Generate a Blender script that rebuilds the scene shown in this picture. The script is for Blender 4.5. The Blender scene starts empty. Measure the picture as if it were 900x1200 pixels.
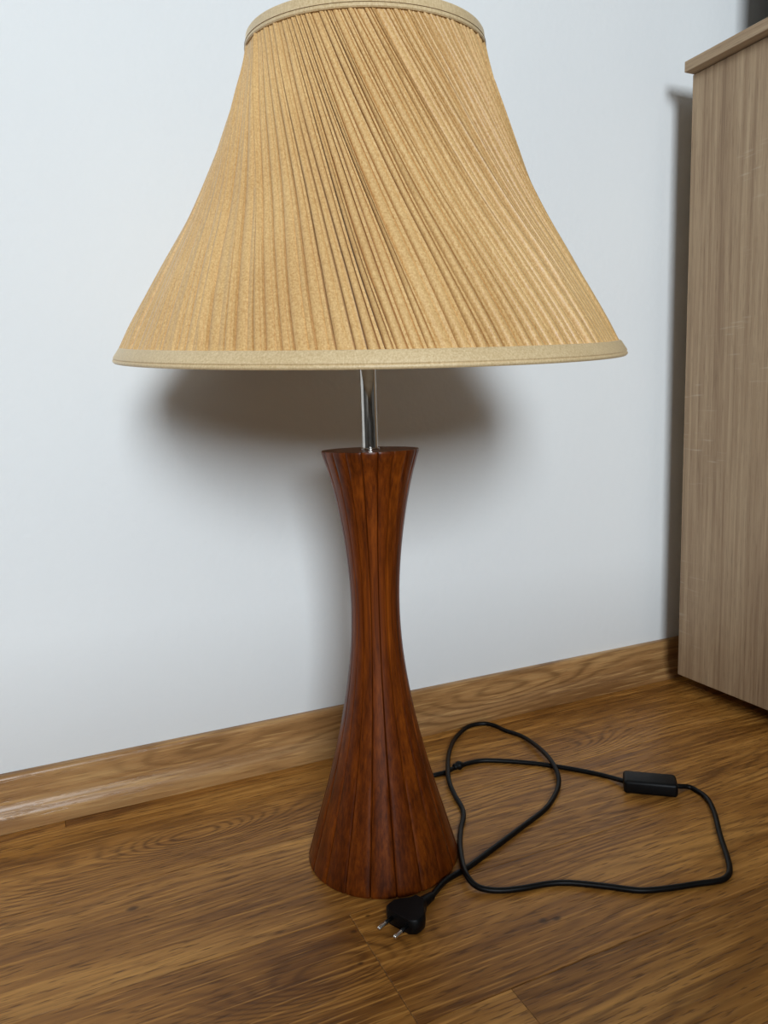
import bpy, bmesh, math, random
from mathutils import Vector, Matrix, Euler

random.seed(7)
SC = bpy.context.scene
COL = SC.collection

# ------------------------------------------------------------------ camera
FPX = 886.2
CAM = Vector((0.0, -0.9466, 0.48))
RX = Vector((0.909132, -0.415382, -0.030611))
UP = Vector((0.086551, 0.116517, 0.98941))
FW = Vector((0.407416, 0.902154, -0.141881))
cd = bpy.data.cameras.new('camera')
cd.sensor_fit = 'VERTICAL'
cd.sensor_height = 36.0
cd.lens = FPX / 1200 * 36.0
cd.clip_start = 0.02
cam = bpy.data.objects.new('camera', cd)
COL.objects.link(cam)
M = Matrix((RX, UP, -FW)).transposed().to_4x4()
M.translation = CAM
cam.matrix_world = M
SC.camera = cam

# ------------------------------------------------------------------ light, exposure
VS = SC.view_settings
VS.view_transform = 'Standard'
VS.look = 'None'
VS.gamma = 1.0
VS.use_curve_mapping = False
VS.exposure = 0.0

w = bpy.data.worlds.new('world')
SC.world = w
w.use_nodes = True
w.node_tree.nodes['Background'].inputs[0].default_value = (0.75, 0.86, 1.0, 1)
w.node_tree.nodes['Background'].inputs[1].default_value = 1.0

# room extents and the window in the wall opposite the lamp
X0, X1, Y0, ZC = -1.9, 1.75, -4.0, 2.6
WX, WZ, WW, WH = -0.83, 1.62, 1.25, 1.25     # window centre and size
ld = bpy.data.lights.new('window_daylight', 'AREA')
ld.shape = 'RECTANGLE'
ld.size, ld.size_y = WW, WH
ld.energy = 170.0
ld.color = (0.84, 0.925, 1.0)
lo = bpy.data.objects.new('window_daylight', ld)
COL.objects.link(lo)
lo.location = (WX, Y0 + 0.02, WZ)
lo.rotation_euler = (math.radians(90), 0, 0)   # shines toward +Y


# ------------------------------------------------------------------ node helpers
def srgb(r, g, b):
    f = lambda c: (c / 255 / 12.92) if c <= 10.3 else ((c / 255 + 0.055) / 1.055) ** 2.4
    return (f(r), f(g), f(b), 1.0)


class NB:
    """small node builder: sockets in, sockets out"""
    def __init__(self, name):
        self.m = bpy.data.materials.new(name)
        self.m.use_nodes = True
        self.nt = self.m.node_tree
        self.b = self.nt.nodes['Principled BSDF']

    def new(self, t):
        return self.nt.nodes.new(t)

    def put(self, sock, v):
        if isinstance(v, bpy.types.NodeSocket):
            self.nt.links.new(v, sock)
        else:
            sock.default_value = v

    def math(self, op, a, b=0.0, c=None):
        n = self.new('ShaderNodeMath')
        n.operation = op
        self.put(n.inputs[0], a)
        self.put(n.inputs[1], b)
        if c is not None:
            self.put(n.inputs[2], c)
        return n.outputs[0]

    def vmath(self, op, a, b=(0, 0, 0)):
        n = self.new('ShaderNodeVectorMath')
        n.operation = op
        self.put(n.inputs[0], a)
        self.put(n.inputs[1], b)
        return n.outputs['Value'] if op in ('LENGTH', 'DISTANCE', 'DOT_PRODUCT') else n.outputs[0]

    def xyz(self, v):
        n = self.new('ShaderNodeSeparateXYZ')
        self.put(n.inputs[0], v)
        return n.outputs

    def vec(self, x, y, z):
        n = self.new('ShaderNodeCombineXYZ')
        for i, v in enumerate((x, y, z)):
            self.put(n.inputs[i], v)
        return n.outputs[0]

    def noise(self, v, scale=1.0, detail=2.0, rough=0.5, dist=0.0):
        n = self.new('ShaderNodeTexNoise')
        self.put(n.inputs['Vector'], v)
        n.inputs['Scale'].default_value = scale
        n.inputs['Detail'].default_value = detail
        n.inputs['Roughness'].default_value = rough
        n.inputs['Distortion'].default_value = dist
        return n.outputs[0]

    def ramp(self, f, stops):
        n = self.new('ShaderNodeValToRGB')
        self.put(n.inputs[0], f)
        el = n.color_ramp.elements
        el[0].position, el[0].color = stops[0]
        el[1].position, el[1].color = stops[-1]
        for p, c in stops[1:-1]:
            e = el.new(p)
            e.color = c
        return n.outputs[0]

    def mr(self, f, a, b, c=0.0, d=1.0):
        n = self.new('ShaderNodeMapRange')
        for i, v in enumerate((f, a, b, c, d)):
            self.put(n.inputs[i], v)
        return n.outputs[0]

    def mix(self, f, a, b, mode='MIX'):
        n = self.new('ShaderNodeMix')
        n.data_type = 'RGBA'
        n.blend_type = mode
        self.put(n.inputs[0], f)
        self.put(n.inputs[6], a)
        self.put(n.inputs[7], b)
        return n.outputs[2]

    def bump(self, h, strength=0.2, dist=0.001):
        n = self.new('ShaderNodeBump')
        n.inputs['Strength'].default_value = strength
        n.inputs['Distance'].default_value = dist
        self.put(n.inputs['Height'], h)
        self.put(self.b.inputs['Normal'], n.outputs[0])

    def set(self, color=None, rough=None, metal=None, spec=None, **kw):
        if color is not None:
            self.put(self.b.inputs['Base Color'], color)
        if rough is not None:
            self.put(self.b.inputs['Roughness'], rough)
        if metal is not None:
            self.b.inputs['Metallic'].default_value = metal
        if spec is not None:
            self.b.inputs['Specular IOR Level'].default_value = spec
        for k, v in kw.items():
            self.put(self.b.inputs[k.replace('_', ' ')], v)
        return self.m

    def pos(self):
        return self.new('ShaderNodeNewGeometry').outputs['Position']

    def obj(self):
        return self.new('ShaderNodeTexCoord').outputs['Object']

    def rnd(self):
        return self.new('ShaderNodeObjectInfo').outputs['Random']


# ------------------------------------------------------------------ materials
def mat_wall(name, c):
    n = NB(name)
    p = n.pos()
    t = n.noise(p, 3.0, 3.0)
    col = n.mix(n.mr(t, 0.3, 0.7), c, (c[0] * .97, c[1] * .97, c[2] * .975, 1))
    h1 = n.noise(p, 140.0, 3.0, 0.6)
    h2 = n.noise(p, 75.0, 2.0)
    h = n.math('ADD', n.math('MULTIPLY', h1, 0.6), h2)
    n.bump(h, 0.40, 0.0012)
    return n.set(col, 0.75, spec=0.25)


def mat_oak_floor(name, bumps, knots, light, mid, dark, along='x', ring=0.0075, warp=11.0,
                  rough=(0.30, 0.42), rand=True, spec=0.45, pores=0.62):
    """laminate oak: growth rings as contour lines of a stretched noise field, pores, knots"""
    n = NB(name)
    p0 = n.pos()
    r = n.rnd() if rand else 0.37
    off = n.vec(n.math('MULTIPLY', r, 31.7), n.math('MULTIPLY', r, 13.3), 0.0)
    p = n.vmath('ADD', p0, off)
    s = n.xyz(p0)
    y = s[1] if along == 'x' else s[2]
    wq = n.noise(n.vmath('MULTIPLY', p, (1.7, 8.0, 8.0)), 1.0, 2.5, 0.45)
    wf = n.noise(n.vmath('MULTIPLY', p, (9.0, 40.0, 40.0)), 1.0, 2.0, 0.5)
    f = n.math('ADD', n.math('MULTIPLY', wq, warp), n.math('MULTIPLY', wf, 1.1))
    f = n.math('ADD', f, n.math('DIVIDE', y, ring * 2.2))
    boost = 0.0
    for (bx, by, sx, sy, a) in bumps:
        d = n.vmath('LENGTH', n.vmath('MULTIPLY', n.vmath('SUBTRACT', n.vec(s[0], y, 0.0), (bx, by, 0)),
                                     (1 / sx, 1 / sy, 0)))
        g = n.math('EXPONENT', n.math('MULTIPLY', n.math('MULTIPLY', d, d), -1.0))
        f = n.math('ADD', f, n.math('MULTIPLY', g, a))
        boost = n.math('ADD', boost, g)
    ringv = n.math('SINE', n.math('MULTIPLY', f, 6.283))
    ringv = n.mr(ringv, -1.0, 1.0)
    ringv = n.math('POWER', ringv, 2.2)
    tone = n.noise(n.vmath('MULTIPLY', p, (2.2, 12.0, 12.0)), 1.0, 3.0, 0.55)
    tone2 = n.noise(n.vmath('MULTIPLY', p, (7.0, 120.0, 120.0)), 1.0, 3.0, 0.6)
    base = n.ramp(n.math('ADD', n.math('MULTIPLY', tone, 0.65), n.math('MULTIPLY', tone2, 0.35)),
                  [(0.36, dark), (0.5, mid), (0.63, light)])
    amt = n.mr(n.noise(n.vmath('MULTIPLY', p, (3.0, 14.0, 14.0)), 1.0, 1.0), 0.35, 0.65, 0.12, 0.62)
    amt = n.math('ADD', amt, n.math('MULTIPLY', boost, 0.40))
    base = n.mix(n.math('MULTIPLY', ringv, amt), base, (dark[0] * .62, dark[1] * .58, dark[2] * .55, 1))
    pore = n.noise(n.vmath('MULTIPLY', p, (34.0, 400.0, 400.0)), 1.0, 2.0, 0.6)
    pm = n.mr(pore, 0.55, 0.65)
    base = n.mix(n.math('MULTIPLY', pm, pores), base, (dark[0] * .42, dark[1] * .38, dark[2] * .36, 1))
    pl = n.mr(n.noise(n.vmath('MULTIPLY', p, (13.0, 300.0, 300.0)), 1.0, 1.5, 0.5), 0.57, 0.67)
    base = n.mix(n.math('MULTIPLY', pl, 0.40), base, (light[0] * 1.25, light[1] * 1.25, light[2] * 1.2, 1))
    for (kx, ky, rad) in knots:
        d = n.vmath('LENGTH', n.vmath('MULTIPLY', n.vmath('SUBTRACT', n.vec(s[0], y, 0.0), (kx, ky, 0)),
                                     (1 / rad, 1.5 / rad, 0)))
        dn = n.math('ADD', d, n.math('MULTIPLY', n.math('SUBTRACT', wf, 0.5), 1.2))
        base = n.mix(n.mr(dn, 0.35, 1.15, 0.72, 0.0), base, srgb(48, 26, 12))
    if rand:
        base = n.mix(1.0, base, n.ramp(r, [(0.0, (0.92, 0.91, 0.90, 1)), (0.5, (1, 1, 1, 1)), (1.0, (1.05, 1.04, 1.03, 1))]), 'MULTIPLY')
    n.bump(n.math('SUBTRACT', n.math('MULTIPLY', pl, 0.3), pm), 0.28, 0.0006)
    rg = n.mr(tone2, 0.3, 0.7, rough[0], rough[1])
    return n.set(base, rg, spec=spec)


def mat_sonoma(name, axis):
    """pale brown sonoma oak foil, grain along the given axis"""
    n = NB(name)
    p = n.pos()
    hi, lo = 190.0, 2.6
    sc = {'z': (hi, hi, lo), 'y': (hi, lo, hi), 'x': (lo, hi, hi)}[axis]
    sc2 = tuple(v * 0.10 if v == hi else v * 0.6 for v in sc)
    g1 = n.noise(n.vmath('MULTIPLY', p, sc), 1.0, 4.0, 0.6)
    g2 = n.noise(n.vmath('MULTIPLY', p, sc2), 1.0, 2.0, 0.5)
    s = n.xyz(p)
    wv = n.math('SINE', n.math('MULTIPLY', n.math('ADD', n.math('MULTIPLY', g2, 9.0),
                n.math('MULTIPLY', s[1] if axis != 'y' else s[0], 20.0)), 6.283))
    wv = n.mr(wv, -1, 1)
    f = n.math('ADD', n.math('MULTIPLY', g1, 0.7), n.math('MULTIPLY', wv, 0.05))
    f = n.math('ADD', f, n.math('MULTIPLY', g2, 0.30))
    col = n.ramp(f, [(0.30, srgb(128, 102, 78)), (0.50, srgb(160, 134, 105)), (0.66, srgb(178, 153, 122)), (0.85, srgb(190, 168, 138))])
    sc3 = tuple(v * 5.0 if v == hi else v * 12.0 for v in sc)
    pr = n.mr(n.noise(n.vmath('MULTIPLY', p, sc3), 1.0, 2.0, 0.6), 0.55, 0.68)
    col = n.mix(n.math('MULTIPLY', pr, 0.40), col, srgb(104, 80, 60))
    # pale saw marks running across the grain, in patches
    sc4 = {'z': (20.0, 20.0, 260.0), 'y': (20, 260, 20), 'x': (260, 20, 20)}[axis]
    saw = n.mr(n.noise(n.vmath('MULTIPLY', p, sc4), 1.0, 1.0), 0.62, 0.74)
    patch = n.mr(n.noise(p, 9.0, 1.0), 0.60, 0.72)
    col = n.mix(n.math('MULTIPLY', n.math('MULTIPLY', saw, patch), 0.40), col, srgb(214, 200, 180))
    n.bump(g1, 0.12, 0.0006)
    return n.set(col, 0.5, spec=0.35)


def mat_teak():
    n = NB('teak')
    p = n.obj()
    r = n.rnd()
    p = n.vmath('ADD', p, n.vec(n.math('MULTIPLY', r, 9.0), n.math('MULTIPLY', r, 5.0), n.math('MULTIPLY', r, 17.0)))
    g = n.noise(n.vmath('MULTIPLY', p, (420.0, 420.0, 2.2)), 1.0, 3.0, 0.6)
    g2 = n.noise(n.vmath('MULTIPLY', p, (110.0, 110.0, 1.0)), 1.0, 1.5, 0.5)
    f = n.math('ADD', n.math('MULTIPLY', g, 0.5), n.math('MULTIPLY', g2, 0.5))
    col = n.ramp(f, [(0.33, srgb(68, 27, 4)), (0.5, srgb(103, 46, 7)), (0.68, srgb(132, 64, 13))])
    pore = n.mr(n.noise(n.vmath('MULTIPLY', p, (700.0, 700.0, 26.0)), 1.0, 2.0, 0.5), 0.58, 0.70)
    col = n.mix(n.math('MULTIPLY', pore, 0.45), col, srgb(60, 22, 8))
    col = n.mix(1.0, col, n.ramp(r, [(0.0, (0.84, 0.80, 0.78, 1)), (0.5, (1, 1, 1, 1)), (1.0, (1.1, 1.14, 1.14, 1))]), 'MULTIPLY')
    n.bump(g, 0.06, 0.0005)
    return n.set(col, 0.36, spec=0.24)


def mat_silk(name, c_lo, c_hi, thread=1.0):
    n = NB(name)
    p = n.obj()
    s = n.xyz(p)
    th = n.noise(n.vmath('MULTIPLY', p, (900.0, 900.0, 260.0)), 1.0, 2.0, 0.6)
    slub = n.noise(n.vmath('MULTIPLY', p, (500.0, 500.0, 900.0)), 1.0, 2.0, 0.6)
    big = n.noise(p, 9.0, 2.0)
    f = n.math('ADD', n.math('MULTIPLY', th, 0.45), n.math('MULTIPLY', slub, 0.35))
    f = n.math('ADD', f, n.math('MULTIPLY', big, 0.2))
    col = n.ramp(f, [(0.36, c_lo), (0.64, c_hi)])
    n.bump(n.math('ADD', th, slub), 0.35 * thread, 0.0004)
    return n.set(col, n.mr(th, 0.3, 0.7, 0.36, 0.56), spec=0.5, Sheen_Weight=0.22, Sheen_Roughness=0.4,
                 Sheen_Tint=(1.0, 0.85, 0.6, 1))


def mat_plain(name, c, rough, metal=0.0, spec=0.5, bscale=0.0):
    n = NB(name)
    p = n.obj()
    t = n.noise(p, 180.0, 2.0)
    col = n.mix(n.mr(t, 0.3, 0.7), c, (c[0] * .88, c[1] * .88, c[2] * .88, 1))
    if bscale:
        n.bump(n.noise(p, bscale, 2.0), 0.15, 0.0004)
    return n.set(col, rough, metal=metal, spec=spec)


M_WALL = mat_wall('painted_plaster', (0.80, 0.81, 0.80, 1))
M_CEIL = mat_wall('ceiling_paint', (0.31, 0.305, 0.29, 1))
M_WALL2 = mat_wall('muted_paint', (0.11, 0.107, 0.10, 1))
M_FLOOR = mat_oak_floor(
    'laminate_oak',
    bumps=[(0.118, -0.128, 0.085, 0.034, 8.0), (0.185, -0.395, 0.11, 0.035, 8.5), (0.62, -0.150, 0.10, 0.040, 7.5),
           (0.62, -0.30, 0.16, 0.03, 2.6), (-0.03, -0.15, 0.07, 0.03, 3.2)],
    knots=[(0.044, -0.224, 0.0062), (0.388, -0.418, 0.0055), (0.401, -0.4215, 0.005),
           (0.225, -0.352, 0.004), (0.245, -0.338, 0.003), (0.68, -0.30, 0.007), (0.392, -0.226, 0.006), (0.215, -0.392, 0.0035)],
    light=srgb(204, 147, 75), mid=srgb(168, 114, 51), dark=srgb(120, 75, 30), spec=0.28, ring=0.0052, warp=13.0)
M_BASE = mat_oak_floor(
    'baseboard_oak', bumps=[(0.14, 0.045, 0.09, 0.018, 3.0), (0.62, 0.04, 0.12, 0.02, 2.5), (0.40, 0.03, 0.1, 0.02, -2.0)], knots=[],
    light=srgb(200, 158, 104), mid=srgb(172, 128, 80), dark=srgb(138, 98, 58), along='z', ring=0.009, warp=9.0,
    rough=(0.26, 0.34), rand=False, pores=0.25)
M_SON_Z = mat_sonoma('sonoma_oak_upright', 'z')
M_SON_Y = mat_sonoma('sonoma_oak_top', 'y')
M_TEAK = mat_teak()
M_TEAKD = mat_plain('teak_dark_core', srgb(34, 14, 7), 0.6)
M_SILK = mat_silk('pleated_silk', srgb(186, 140, 82), srgb(224, 187, 128))
M_TRIM = mat_silk('silk_binding', srgb(188, 160, 116), srgb(220, 196, 154), 0.7)
M_LINE = mat_plain('shade_lining', srgb(232, 222, 200), 0.8)
M_STITCH = mat_plain('stitch_thread', srgb(120, 88, 50), 0.7)
M_CHROME = mat_plain('chrome', (0.60, 0.57, 0.53, 1), 0.10, 1.0)
M_WIRE = mat_plain('white_wire', srgb(215, 212, 205), 0.4)
M_CORD = mat_plain('black_cord_sleeve', srgb(9, 8, 8), 0.42, spec=0.22)
M_BLACK = mat_plain('black_plastic', srgb(8, 9, 11), 0.45, spec=0.22, bscale=600.0)
M_PIN = mat_plain('pin_metal', (0.80, 0.78, 0.74, 1), 0.25, 1.0)
M_DARKBOX = mat_plain('dark_panel', srgb(70, 66, 60), 0.6)
M_FRAME = mat_plain('window_paint', srgb(238, 238, 236), 0.4)


# ------------------------------------------------------------------ mesh helpers
def link(name, me, mat, parent=None, loc=(0, 0, 0), rot=(0, 0, 0), smooth=False):
    o = bpy.data.objects.new(name, me)
    COL.objects.link(o)
    o.location = loc
    o.rotation_euler = rot
    if mat and not me.materials:
        me.materials.append(mat)
    if parent:
        o.parent = parent
    if smooth:
        for f in me.polygons:
            f.use_smooth = True
    return o


def to_mesh(bm, name):
    bmesh.ops.recalc_face_normals(bm, faces=bm.faces)
    me = bpy.data.meshes.new(name)
    bm.to_mesh(me)
    bm.free()
    return me


def add_box(bm, lo, hi, bev=0.0, seg=1):
    c = [(a + b) / 2 for a, b in zip(lo, hi)]
    s = [b - a for a, b in zip(lo, hi)]
    r = bmesh.ops.create_cube(bm, size=1.0, matrix=Matrix.Translation(c) @ Matrix.Diagonal((*s, 1)))
    if bev:
        es = {e for v in r['verts'] for e in v.link_edges}
        bmesh.ops.bevel(bm, geom=list(es), offset=bev, segments=seg, affect='EDGES', profile=0.5)


def box(name, lo, hi, mat, parent=None, bev=0.0, seg=1, loc=(0, 0, 0)):
    bm = bmesh.new()
    add_box(bm, lo, hi, bev, seg)
    return link(name, to_mesh(bm, name), mat, parent, loc)


def add_lathe(bm, prof, seg=64, close=False):
    """prof: list of (r, z); revolve about z"""
    rings = []
    for r, z in prof:
        if r < 1e-6:
            rings.append([bm.verts.new((0, 0, z))])
        else:
            rings.append([bm.verts.new((r * math.cos(2 * math.pi * i / seg), r * math.sin(2 * math.pi * i / seg), z))
                          for i in range(seg)])
    pairs = list(zip(rings, rings[1:]))
    if close:
        pairs.append((rings[-1], rings[0]))
    for a, b in pairs:
        for i in range(seg):
            j = (i + 1) % seg
            if len(a) == 1 and len(b) == 1:
                continue
            if len(a) == 1:
                bm.faces.new((a[0], b[i], b[j]))
            elif len(b) == 1:
                bm.faces.new((a[i], a[j], b[0]))
            else:
                bm.faces.new((a[i], a[j], b[j], b[i]))


def catmull(pts, n):
    out = []
    P = [pts[0]] + list(pts) + [pts[-1]]
    for i in range(1, len(P) - 2):
        a, b, c, d = P[i - 1], P[i], P[i + 1], P[i + 2]
        for k in range(n):
            t = k / n
            out.append(0.5 * ((2 * b) + (c - a) * t + (2 * a - 5 * b + 4 * c - d) * t * t + (3 * b - a - 3 * c + d) * t ** 3))
    out.append(pts[-1])
    return out


def add_tube(bm, pts, rw, rh=None, seg=10, caps=True):
    """sweep an ellipse: rw sideways, rh up"""
    rh = rh or rw
    rings = []
    for i, p in enumerate(pts):
        t = (pts[min(i + 1, len(pts) - 1)] - pts[max(i - 1, 0)]).normalized()
        up = Vector((0, 0, 1)) if abs(t.z) < 0.9 else Vector((0, 1, 0))
        s = t.cross(up).normalized()
        u = s.cross(t)
        a = rw[i] if isinstance(rw, list) else rw
        b = rh[i] if isinstance(rh, list) else rh
        rings.append([bm.verts.new(p + s * (a * math.cos(2 * math.pi * k / seg)) + u * (b * math.sin(2 * math.pi * k / seg)))
                      for k in range(seg)])
    for a, b in zip(rings, rings[1:]):
        for k in range(seg):
            j = (k + 1) % seg
            bm.faces.new((a[k], a[j], b[j], b[k]))
    if caps:
        bm.faces.new(rings[0][::-1])
        bm.faces.new(rings[-1])


def interp(tab, x):
    for (a, fa), (b, fb) in zip(tab, tab[1:]):
        if x <= b:
            return fa + (fb - fa) * (x - a) / (b - a)
    return tab[-1][1]


def spline(tab, x):
    """Catmull-Rom through a table of (x, y)"""
    n = len(tab)
    i = 0
    while i < n - 2 and x > tab[i + 1][0]:
        i += 1
    x0, y0 = tab[i]
    x1, y1 = tab[i + 1]
    def slope(k):
        a = tab[max(k - 1, 0)]
        b = tab[min(k + 1, n - 1)]
        return (b[1] - a[1]) / (b[0] - a[0])
    h = x1 - x0
    t = (x - x0) / h
    m0, m1 = slope(i) * h, slope(i + 1) * h
    return ((2 * t ** 3 - 3 * t ** 2 + 1) * y0 + (t ** 3 - 2 * t ** 2 + t) * m0 + (-2 * t ** 3 + 3 * t ** 2) * y1 + (t ** 3 - t ** 2) * m1)


def thing(name, label, cat, loc):
    o = bpy.data.objects.new(name, None)
    COL.objects.link(o)
    o.empty_display_size = 0.05
    o.location = loc
    o['label'] = label
    o['category'] = cat
    return o


def struct(o):
    o['kind'] = 'structure'
    return o


# ------------------------------------------------------------------ room shell
T = 0.12
struct(box('wall_back', (X0 - T, 0, -0.05), (X1 + T, T, ZC), M_WALL))
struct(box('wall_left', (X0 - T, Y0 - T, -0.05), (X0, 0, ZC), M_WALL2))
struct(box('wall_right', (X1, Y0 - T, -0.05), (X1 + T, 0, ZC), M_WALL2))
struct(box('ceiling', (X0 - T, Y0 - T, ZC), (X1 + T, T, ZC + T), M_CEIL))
bm = bmesh.new()
wl, wr, wb, wt = WX - WW / 2, WX + WW / 2, WZ - WH / 2, WZ + WH / 2
add_box(bm, (X0, Y0 - T, -0.05), (wl, Y0, ZC))
add_box(bm, (wr, Y0 - T, -0.05), (X1, Y0, ZC))
add_box(bm, (wl, Y0 - T, -0.05), (wr, Y0, wb))
add_box(bm, (wl, Y0 - T, wt), (wr, Y0, ZC))
struct(link('wall_front', to_mesh(bm, 'wall_front'), M_WALL2))
bm = bmesh.new()
add_box(bm, (wl, Y0 - 0.09, wb), (wl + 0.06, Y0 - 0.03, wt))
add_box(bm, (wr - 0.06, Y0 - 0.09, wb), (wr, Y0 - 0.03, wt))
add_box(bm, (wl + 0.06, Y0 - 0.09, wb), (wr - 0.06, Y0 - 0.03, wb + 0.06))
add_box(bm, (wl + 0.06, Y0 - 0.09, wt - 0.06), (wr - 0.06, Y0 - 0.03, wt))
win = struct(link('window_1', to_mesh(bm, 'window_1'), M_FRAME))

# low blocker added out of view: it keeps the window's light off the floor
struct(box('low_light_blocker', (-1.6, -1.52, 0.0), (1.3, -1.42, 0.50), M_WALL2, None, .004))

# floor: sub-floor with planks laid along the wall, joints where the photograph shows them
floor = struct(box('floor', (X0, Y0, -0.05), (X1, 0, -0.008), M_TEAKD))
PW, PL, GAP = 0.1463, 1.285, 0.0003
plank_mesh = {}


def plank(xa, xb, ya, yb):
    key = (round(xb - xa, 4), round(yb - ya, 4))
    if key not in plank_mesh:
        b = bmesh.new()
        hx, hy = (xb - xa) / 2 - GAP / 2, (yb - ya) / 2 - GAP / 2
        top = [b.verts.new((sx * (hx - .0004), sy * (hy - .0004), 0)) for sx, sy in ((-1, -1), (1, -1), (1, 1), (-1, 1))]
        rim = [b.verts.new((sx * hx, sy * hy, -.0004)) for sx, sy in ((-1, -1), (1, -1), (1, 1), (-1, 1))]
        bot = [b.verts.new((sx * hx, sy * hy, -.008)) for sx, sy in ((-1, -1), (1, -1), (1, 1), (-1, 1))]
        b.faces.new(top)
        b.faces.new(bot[::-1])
        for u, l in ((top, rim), (rim, bot)):
            for i in range(4):
                b.faces.new((u[i], l[i], l[(i + 1) % 4], u[(i + 1) % 4]))
        plank_mesh[key] = to_mesh(b, 'floor_plank')
        plank_mesh[key].materials.append(M_FLOOR)
    link('floor_plank', plank_mesh[key], None, floor, ((xa + xb) / 2, (ya + yb) / 2, 0))


row_joint = {0: -0.01, 1: -0.33, 2: -0.27, 3: 0.23, 4: 0.315}
rr = random.Random(3)
k, yb = 0, -0.001
while yb > Y0 + 0.005:
    ya = -0.035 - PW * k
    ya = max(ya, Y0 + 0.001)
    j = row_joint.get(k, rr.uniform(-0.6, 0.6))
    xs = [X0 + 0.001]
    x = j - PL * 3
    while x < X1 - 0.05:
        if x > X0 + 0.05:
            xs.append(x)
        x += PL
    xs.append(X1 - 0.001)
    for a, b in zip(xs, xs[1:]):
        plank(a, b, ya, yb)
    yb = ya
    k += 1

# baseboard along the wall behind the lamp: rounded top lip, flat face, swelling foot
prof = [(0.0, .0661), (.0050, .0661), (.0078, .0655), (.0096, .0638), (.0104, .0612), (.0106, .0570), (.0106, .0400), (.0109, .0340),
        (.0120, .0290), (.0142, .0250), (.0166, .0218), (.0184, .0178), (.0193, .0125), (.0195, .0060), (.0190, .0004), (0, .0004)]
bm = bmesh.new()
ends = []
for X in (X0 + .001, X1 - .001):
    ends.append([bm.verts.new((X, -d - 0.0005, z)) for d, z in prof])
n = len(prof)
for i in range(n):
    bm.faces.new((ends[0][i], ends[0][(i + 1) % n], ends[1][(i + 1) % n], ends[1][i]))
bm.faces.new(ends[0][::-1])
bm.faces.new(ends[1])
struct(link('baseboard_back', to_mesh(bm, 'baseboard_back'), M_BASE, smooth=True))
bpy.data.objects['baseboard_back'].data.set_sharp_from_angle(angle=math.radians(50))

# ------------------------------------------------------------------ table lamp
LX, LY = 0.30105, -0.25094
lamp = thing('table_lamp', 'tall table lamp with pleated gold silk shade on a waisted brown wooden base', 'lamp', (LX, LY, 0))
CAMAZ = math.atan2(CAM.y - LY, CAM.x - LX)     # azimuth from the lamp to the camera

BODY = [(0.0, .0812), (.0477, .0671), (.0963, .0530), (.1443, .0412), (.1913, .0322), (.2375, .0266), (.283, .0252),
        (.3278, .0280), (.3717, .0340), (.4066, .0412), (.4347, .0495)]
HB = 0.4352
# inner core with the round top disc
bm = bmesh.new()
core = [(0, 0.001)] + [(spline(BODY, z) - 0.0040, z) for z in [0.001] + [HB * i / 40 for i in range(1, 40)] + [HB - .0005]] + [(0, HB - 0.0005)]
add_lathe(bm, core, 76)
body = link('lamp_body', to_mesh(bm, 'lamp_body'), M_TEAKD, lamp, smooth=True)
# nineteen tapered staves, lightly rounded, with a groove between neighbours
NS = 19
half = math.pi / NS
cols = [(-1.0, -.0036), (-.945, -.0010), (-.86, -.0002), (-.5, .0), (0, .0), (.5, .0), (.86, -.0002), (.945, -.0010), (1.0, -.0036)]
bm = bmesh.new()
zs = [0.0006, 0.0016, 0.0035] + [HB * i / 40 for i in range(1, 40)] + [HB - .0028, HB - .0010, HB - .0002]
rows = []
for z in zs:
    r = spline(BODY, z)
    ins = 0.0
    if z < 0.003:
        ins = (0.003 - z) * 0.5
    if z > HB - 0.002:
        ins = (z - (HB - 0.002)) * 0.55
    sc = min(1.0, r / 0.05) ** 0.5
    if z > HB - 0.02:
        sc *= 0.35 + 0.65 * (HB - z) / 0.02
    row = []
    for u, d in cols:
        a = u * half * 0.998
        rr_ = r - ins + d * sc * 0.8
        row.append(bm.verts.new((rr_ * math.cos(a), rr_ * math.sin(a), z)))
    rows.append(row)
for a, b in zip(rows, rows[1:]):
    for i in range(len(cols) - 1):
        bm.faces.new((a[i], a[i + 1], b[i + 1], b[i]))
# closed back, bottom and top
for row, z in ((rows[0], zs[0]), (rows[-1], zs[-1])):
    r = spline(BODY, z) - .006
    back = [bm.verts.new((r * math.cos(u * half * .998), r * math.sin(u * half * .998), z)) for u, d in cols]
    for i in range(len(cols) - 1):
        bm.faces.new((row[i], row[i + 1], back[i + 1], back[i]))
stave_me = to_mesh(bm, 'stave')
stave_me.materials.append(M_TEAK)
for f in stave_me.polygons:
    f.use_smooth = True
stave_me.set_sharp_from_angle(angle=math.radians(40))
for i in range(NS):
    # a joint lies 10.4 degrees left of the camera-facing line
    a = CAMAZ - math.radians(10.4) + half * (2 * i + 1)
    link('stave', stave_me, None, body, (0, 0, 0), (0, 0, a))
bm = bmesh.new()
add_lathe(bm, [(0, HB - .004), (.0440, HB - .004), (.0450, HB - .0008), (.0446, HB - .0002), (0, HB - .0002)], 76)
td = link('top_disc', to_mesh(bm, 'top_disc'), M_TEAK, body)
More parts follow.
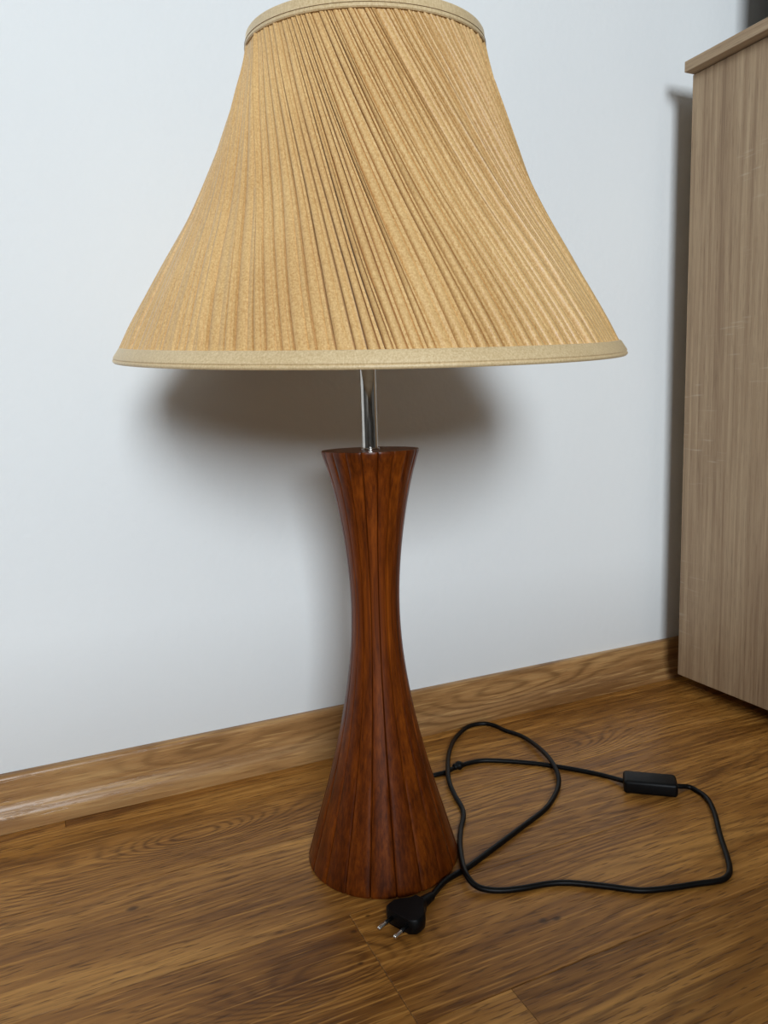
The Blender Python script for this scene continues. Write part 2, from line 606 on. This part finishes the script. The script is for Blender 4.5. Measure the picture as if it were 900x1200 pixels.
# chrome tube
bm = bmesh.new()
add_lathe(bm, [(.0, HB - .002), (.0080, HB - .002), (.0080, .690), (.0074, .692), (0, .692)], 48)
pole = link('pole', to_mesh(bm, 'pole'), M_CHROME, lamp, smooth=True)
pole.data.set_sharp_from_angle(angle=math.radians(40))
pole['label'] = 'shiny chrome tube between wooden base and shade'
bm = bmesh.new()
add_lathe(bm, [(.0080, HB - .0001), (.0098, HB - .0001), (.0098, HB + .0010), (.0092, HB + .0016), (.0080, HB + .0016)], 48)
link('collar', to_mesh(bm, 'collar'), M_CHROME, lamp)
bm = bmesh.new()
add_lathe(bm, [(0, .690), (.0150, .690), (.0165, .694), (.0165, .730), (.0150, .735), (.0150, .752), (0, .752)], 32)
link('bulb_holder', to_mesh(bm, 'bulb_holder'), M_WIRE, lamp)

# shade: leans about six degrees toward the camera
yaw = math.atan2(FW.x, FW.y)
backv = Vector((-math.sin(yaw), -math.cos(yaw), 0))
sidev = Vector((math.cos(yaw), -math.sin(yaw), 0))
nrm = (Vector((0, 0, 1)) + math.tan(math.radians(5.73)) * backv + math.tan(math.radians(0.86)) * sidev).normalized()
ex = (sidev - sidev.dot(nrm) * nrm).normalized()
ey = nrm.cross(ex)
SM = Matrix((ex, ey, nrm)).transposed()          # local: x to the right, -y to the camera, z up
HS = 0.2635
PROF = [(0.0, .2349), (.15, .2114), (.30, .1870), (.45, .1626), (.60, .1426), (.75, .1257), (.90, .1111), (1.0, .1042)]

NP = 122
rg = random.Random(11)
wid = []
for i in range(NP):
    q = rg.uniform(0.65, 1.35)
    if rg.random() < 0.12:
        q *= 1.5
    wid.append(q)
tot = sum(wid)
edges, acc = [], 0
for q in wid:
    edges.append(acc / tot * 2 * math.pi)
    acc += q
# twist of the pleats: integral of ds / r^2 scaled to 39 degrees
NR = 54
tw, acc = [0.0], 0.0
for i in range(NR):
    t = 1 - (i + .5) / NR
    acc += 1.0 / spline(PROF, t) ** 1.7
    tw.append(acc)
tw = [v / acc * math.radians(40) for v in tw]     # 0 at the top, 40 degrees at the bottom
PL_COLS = [(0.0, -1.25), (0.05, -0.25), (0.15, 0.55), (0.36, 0.85), (0.60, 0.62), (0.68, 0.20), (0.75, 0.55), (0.95, 0.45)]
bm = bmesh.new()
grid = []
pj = [(rg.uniform(-1, 1), rg.uniform(2, 6), rg.uniform(0, 6.3), rg.uniform(0.55, 1.25), rg.uniform(-.6, .6), rg.uniform(0.55, 0.8)) for _ in range(NP)]
for i in range(NR + 1):
    t = 1 - i / NR
    R = spline(PROF, t)
    taper = min(1.0, 0.55 + 3.0 * (1 - t)) * (1.0 + 0.35 * (1 - t) ** 2) * min(1.0, 0.72 + 3.0 * t)
    row = []
    for q in range(NP):
        a0 = edges[q]
        dw = wid[q] / tot * 2 * math.pi
        ja, jf, jp, amp, lift, sub = pj[q]
        jn = pj[(q + 1) % NP]
        wob = 0.16 * dw * math.sin(jf * t + jp) * min(1, 4 * t * (1 - t) + .25)
        dwn = wid[(q + 1) % NP] / tot * 2 * math.pi
        wobn = 0.16 * dwn * math.sin(jn[1] * t + jn[2]) * min(1, 4 * t * (1 - t) + .25)
        A = 0.0036 * amp * taper * (0.75 + 0.35 * math.sin(jf * 0.7 * t + jp * 2))
        for ci, (u, h) in enumerate(PL_COLS):
            if ci == 5:
                h = 0.45 - 1.1 * abs(ja)
            ang = a0 + wob + u * (dw + wobn - wob)
            # pleats run down to the right as the camera sees them
            ang = ang + tw[i]
            rad = R + A * h + 0.0005 * lift
            row.append(bm.verts.new((rad * math.cos(ang), rad * math.sin(ang), t * HS)))
    grid.append(row)
nc = len(grid[0])
for a, b in zip(grid, grid[1:]):
    for c in range(nc):
        d = (c + 1) % nc
        bm.faces.new((a[c], b[c], b[d], a[d]))
me = to_mesh(bm, 'lamp_shade')
shade = link('lamp_shade', me, M_SILK, lamp, smooth=True)
shade.location = (0.0038, -0.0017, 0.5278 + 0.004)
shade.rotation_euler = SM.to_euler()
shade['label'] = 'bell shaped shade of twisted gold pleats'
me.set_sharp_from_angle(angle=math.radians(60))

# binding round the lower rim: flat band, then a rolled lip with a stitched line between
def ring_obj(name, prof, mat, parent, seg=128):
    b = bmesh.new()
    add_lathe(b, prof, seg, close=True)
    o = link(name, to_mesh(b, name), mat, parent, smooth=True)
    o.data.set_sharp_from_angle(angle=math.radians(45))
    return o


def rp(t):
    return spline(PROF, t)


sl = -0.5
ring_obj('bottom_trim', [(.2395, -.0020), (.2402, -.0005), (.2394, .0010), (.2346, .0078), (.2338, .0083), (.2305, .0080), (.2345, -.0015)], M_TRIM, shade)
ring_obj('bottom_lip', [(.2355, -.0046), (.2396, -.0048), (.2407, -.0037), (.2407, -.0024), (.2399, -.0016), (.2385, -.0016), (.2355, -.0020)], M_TRIM, shade)
ring_obj('top_trim', [(.1020, .2600), (.1070, .2600), (.1077, .2610), (.1069, .2640), (.1066, .2644), (.1059, .2705), (.1048, .2720), (.1020, .2718)], M_TRIM, shade)
ring_obj('stitch_line', [(.1069, .2634), (.1074, .2636), (.1072, .2640), (.1067, .2639)], M_STITCH, shade)
# pale lining inside, and the wire ring with three spokes that carries the shade
b = bmesh.new()
add_lathe(b, [(rp(1 - i / 20) - .0095, HS * (1 - i / 20)) for i in range(21)], 96)
link('lining', to_mesh(b, 'lining'), M_LINE, shade, smooth=True)
b = bmesh.new()
zsp = 0.190
for k in range(3):
    a = 2 * math.pi * k / 3 + .4
    add_tube(b, [Vector((.021 * math.cos(a), .021 * math.sin(a), zsp)), Vector((.06 * math.cos(a), .06 * math.sin(a), zsp)),
                 Vector((.100 * math.cos(a), .100 * math.sin(a), .255)), Vector((.1040 * math.cos(a), .1040 * math.sin(a), .262))], .0014, seg=8)
pts = [Vector((.021 * math.cos(2 * math.pi * i / 32), .021 * math.sin(2 * math.pi * i / 32), zsp)) for i in range(33)]
add_tube(b, pts, .0020, seg=8)
link('spider_ring', to_mesh(b, 'spider_ring'), M_WIRE, shade, smooth=True)


# cord, switch and plug lie on the floor; measured points are cast onto the floor from the viewpoint
def on_floor(px, py, z):
    d = FW + (px - 450) / FPX * RX - (py - 600) / FPX * UP
    return CAM + d * ((z - CAM.z) / d.z)


def local(p):
    return p - Vector((LX, LY, 0))


CR = 0.0030
run1 = [(509, 908.5, 0), (522, 905, 0), (536, 898.5, 0), (560, 892, 0), (584, 891.5, 0), (620, 894, 0), (648, 897.6, 0), (680, 903, 0), (706, 908.5, 0), (730, 915, .003), (736, 917, .004)]
p1 = [on_floor(x, y, CR + h) for x, y, h in run1]
d1 = (p1[0] - p1[1]).normalized()
p1 = [Vector((LX + .035, LY + .012, .006)), p1[0] + d1 * .03] + p1
run2 = [(788, 921, .004), (797, 921.5, .003), (806, 922, .001), (814, 925, 0), (828, 935, 0), (837, 952, 0), (844, 979, 0), (852.5, 1005, 0), (855, 1018, 0), (853, 1026, 0), (843, 1032, 0), (816, 1036, 0),
        (783, 1041, 0), (750, 1043.5, 0), (713, 1039, 0), (680, 1035.5, 0), (660, 1034.5, 0), (640, 1036, 0), (612, 1041, 0), (588, 1043.5, 0),
        (568, 1042, .001), (555, 1036, .003), (546, 1024, .0062), (541.5, 1009, .005), (539, 990, .002), (540, 972, 0), (543, 958, 0), (541.5, 947, 0), (533, 932, .002),
        (527, 918, .005), (525, 905, .0066), (526, 884, .004), (533, 866, .001), (548, 852, 0), (566, 848, 0), (580, 850.5, 0), (592, 856, 0), (612, 863, .001), (630, 875, .004),
        (644, 889, .0062), (653, 905, .0045), (654.5, 920, .001), (648, 936, 0), (638, 949, 0), (620, 963, 0), (596, 981, 0), (576, 996, 0), (546, 1018, 0), (522, 1032, .001)]
p2 = [on_floor(x, y, CR + h) for x, y, h in run2] + [Vector((.2553, -.3725, .0046)) + Vector((.9, .436, 0)) * .058]
for pp, nm in ((p1, 'a'), (p2, 'b')):
    b = bmesh.new()
    add_tube(b, [local(v) for v in catmull(pp, 6)], CR, seg=10)
    c = link('power_cord', to_mesh(b, 'power_cord'), M_CORD, lamp, smooth=True)
    c['label'] = 'thin black cord looping over the floor' if nm == 'b' else 'thin black cord running from base to switch'
# strain relief knot on the cord beside the base
kn = on_floor(536.5, 898.5, CR)
kd = (on_floor(560, 892, CR) - on_floor(522, 905, CR)).normalized()
b = bmesh.new()
cen = [kn + kd * (s * .0072 / 3) for s in range(-3, 4)]
add_tube(b, [local(v + Vector((0, 0, .0012))) for v in cen], [.0030, .0046, .0040, .0056, .0060, .0052, .0032], [.0030, .0042, .0040, .0056, .0060, .0048, .0032], seg=14)
link('strain_relief', to_mesh(b, 'strain_relief'), M_BLACK, lamp, smooth=True)

# in-line switch
A, B = on_floor(731, 930.5, 0), on_floor(795, 936.5, 0)
Bk = on_floor(731, 903, 0.013)
ax = (B - A).normalized()
ay = Vector((-ax.y, ax.x, 0))
sw_len = (B - A).length
sw_w, sw_h = 0.030, 0.0172
b = bmesh.new()
add_box(b, (0, 0, 0.0002), (sw_len, sw_w, sw_h), .0042, 4)
me = to_mesh(b, 'cord_switch')
sw = link('cord_switch', me, M_BLACK, lamp, local(A), (0, 0, math.atan2(ax.y, ax.x)), smooth=True)
me.set_sharp_from_angle(angle=math.radians(35))
sw['label'] = 'flat black in-line switch on the cord'

# flat two-pin plug
pf = Vector((-.9, -.436, 0)).normalized()
ps = Vector((.436, -.9, 0)).normalized()
org = Vector((.2553, -.3725, 0))
outl = [(-.0085, .0118), (-.0100, .0140), (-.0125, .0168), (-.0160, .0176), (-.0220, .0172), (-.0270, .0142), (-.0310, .0104), (-.0350, .0076), (-.0395, .0062)]
b = bmesh.new()
H2 = 0.0148
lay = [(0.0004, -.0016), (.0022, 0), (H2 / 2, .0006), (H2 - .0022, 0), (H2 - .0004, -.0016)]
rings = []
for z, off in lay:
    rg_ = [(f * 1.06, s * 1.1 + off) for f, s in outl] + [(f * 1.06, -s * 1.1 - off) for f, s in reversed(outl)]
    rings.append([b.verts.new((f, s, z)) for f, s in rg_])
nn = len(rings[0])
for u, v in zip(rings, rings[1:]):
    for i in range(nn):
        b.faces.new((u[i], u[(i + 1) % nn], v[(i + 1) % nn], v[i]))
b.faces.new(rings[0][::-1])
b.faces.new(rings[-1])
# ribbed sleeve where the cord enters
spt, sr = [], []
for i in range(13):
    spt.append(Vector((-.0385 - i * .0018, 0, H2 / 2 - .0022 * (i / 12))))
    sr.append((.0062 - .0019 * i / 12) * (1.0 if i % 2 else .88))
add_tube(b, spt, sr, seg=14)
me = to_mesh(b, 'plug')
RZ = math.atan2(pf.y, pf.x)
plug = link('plug', me, M_BLACK, lamp, local(org), (0, 0, RZ), smooth=True)
plug.matrix_local = Matrix.Translation(local(org)) @ Matrix((pf, pf.cross(Vector((0, 0, 1))) * -1, Vector((0, 0, 1)))).transposed().to_4x4()
me.set_sharp_from_angle(angle=math.radians(40))
plug['label'] = 'flat black two-pin plug'
for s in (-1, 1):
    b = bmesh.new()
    add_tube(b, [Vector((-.010, s * .0093, H2 / 2)), Vector((.0005, s * .0093, H2 / 2))], .0019, seg=12)
    link('pin_sleeve', to_mesh(b, 'pin_sleeve'), M_BLACK, plug, smooth=True)
    b = bmesh.new()
    L = .0098
    add_tube(b, [Vector((0, s * .0093, H2 / 2)), Vector((L - .0012, s * .0093, H2 / 2)), Vector((L - .0004, s * .0093, H2 / 2)), Vector((L, s * .0093, H2 / 2))],
             [.0020, .0020, .0016, .0010], seg=14)
    pn = link('pin', to_mesh(b, 'pin'), M_PIN, plug, smooth=True)
    pn.data.set_sharp_from_angle(angle=math.radians(50))
    pn['label'] = 'bare metal pin tip'

# ------------------------------------------------------------------ cabinet at the right
CX, CG, CZ0, CZ1, CZ2 = 0.9186, 0.060, 0.0269, 0.9425, 0.9581
CW, CDp = 0.70, 0.42
cab = thing('cabinet', 'pale brown wood-grain cabinet standing against the white wall', 'cabinet', (CX + CW / 2, -CG - CDp / 2, 0))


def cbox(name, lo, hi, mat, bev=.0006, parent=None):
    o = box(name, lo, hi, mat, None, bev)
    pr = parent or cab
    o.parent = pr
    off = -Vector(cab.location)
    if parent is None:
        o.location = off
    return o


YB, YF = -CG, -CG - CDp
cbox('side_panel', (CX, YF, CZ0), (CX + .016, YB, CZ1), M_SON_Z)
cbox('side_panel', (CX + CW - .016, YF, CZ0), (CX + CW, YB, CZ1), M_SON_Z)
cbox('top_panel', (CX - .0170, YF - .020, CZ1 + .0008), (CX + CW + .017, YB, CZ2), M_SON_Y, .0008)
cbox('bottom_panel', (CX + .016, YF, CZ0 + .001), (CX + CW - .016, YB - .005, CZ0 + .017), M_SON_Y)
cbox('back_panel', (CX + .016, YB - .004, CZ0 + .017), (CX + CW - .016, YB - .001, CZ1), M_SON_Z, 0)
for s in (0, 1):
    xa = CX + .002 + s * CW / 2
    cbox('door', (xa, YF - .018, CZ0 + .002), (xa + CW / 2 - .004, YF - .002, CZ1 - .002), M_SON_Z)
for fx in (.12, CW - .12):
    for fy in (-.06, -CDp + .05):
        b = bmesh.new()
        add_lathe(b, [(0, .0004), (.016, .0004), (.018, .004), (.015, CZ0 - .0002), (0, CZ0 - .0002)], 20)
        o = link('foot', to_mesh(b, 'foot'), M_BLACK, cab, Vector((CX + fx, YB + fy, 0)) - Vector(cab.location))
# upright unit standing on the cabinet, beyond the frame; it throws the shadow at the upper right
cbox('upper_unit', (1.034, -.33, CZ2 + .0004), (CX + CW, -.10, 1.62), M_DARKBOX, .001)
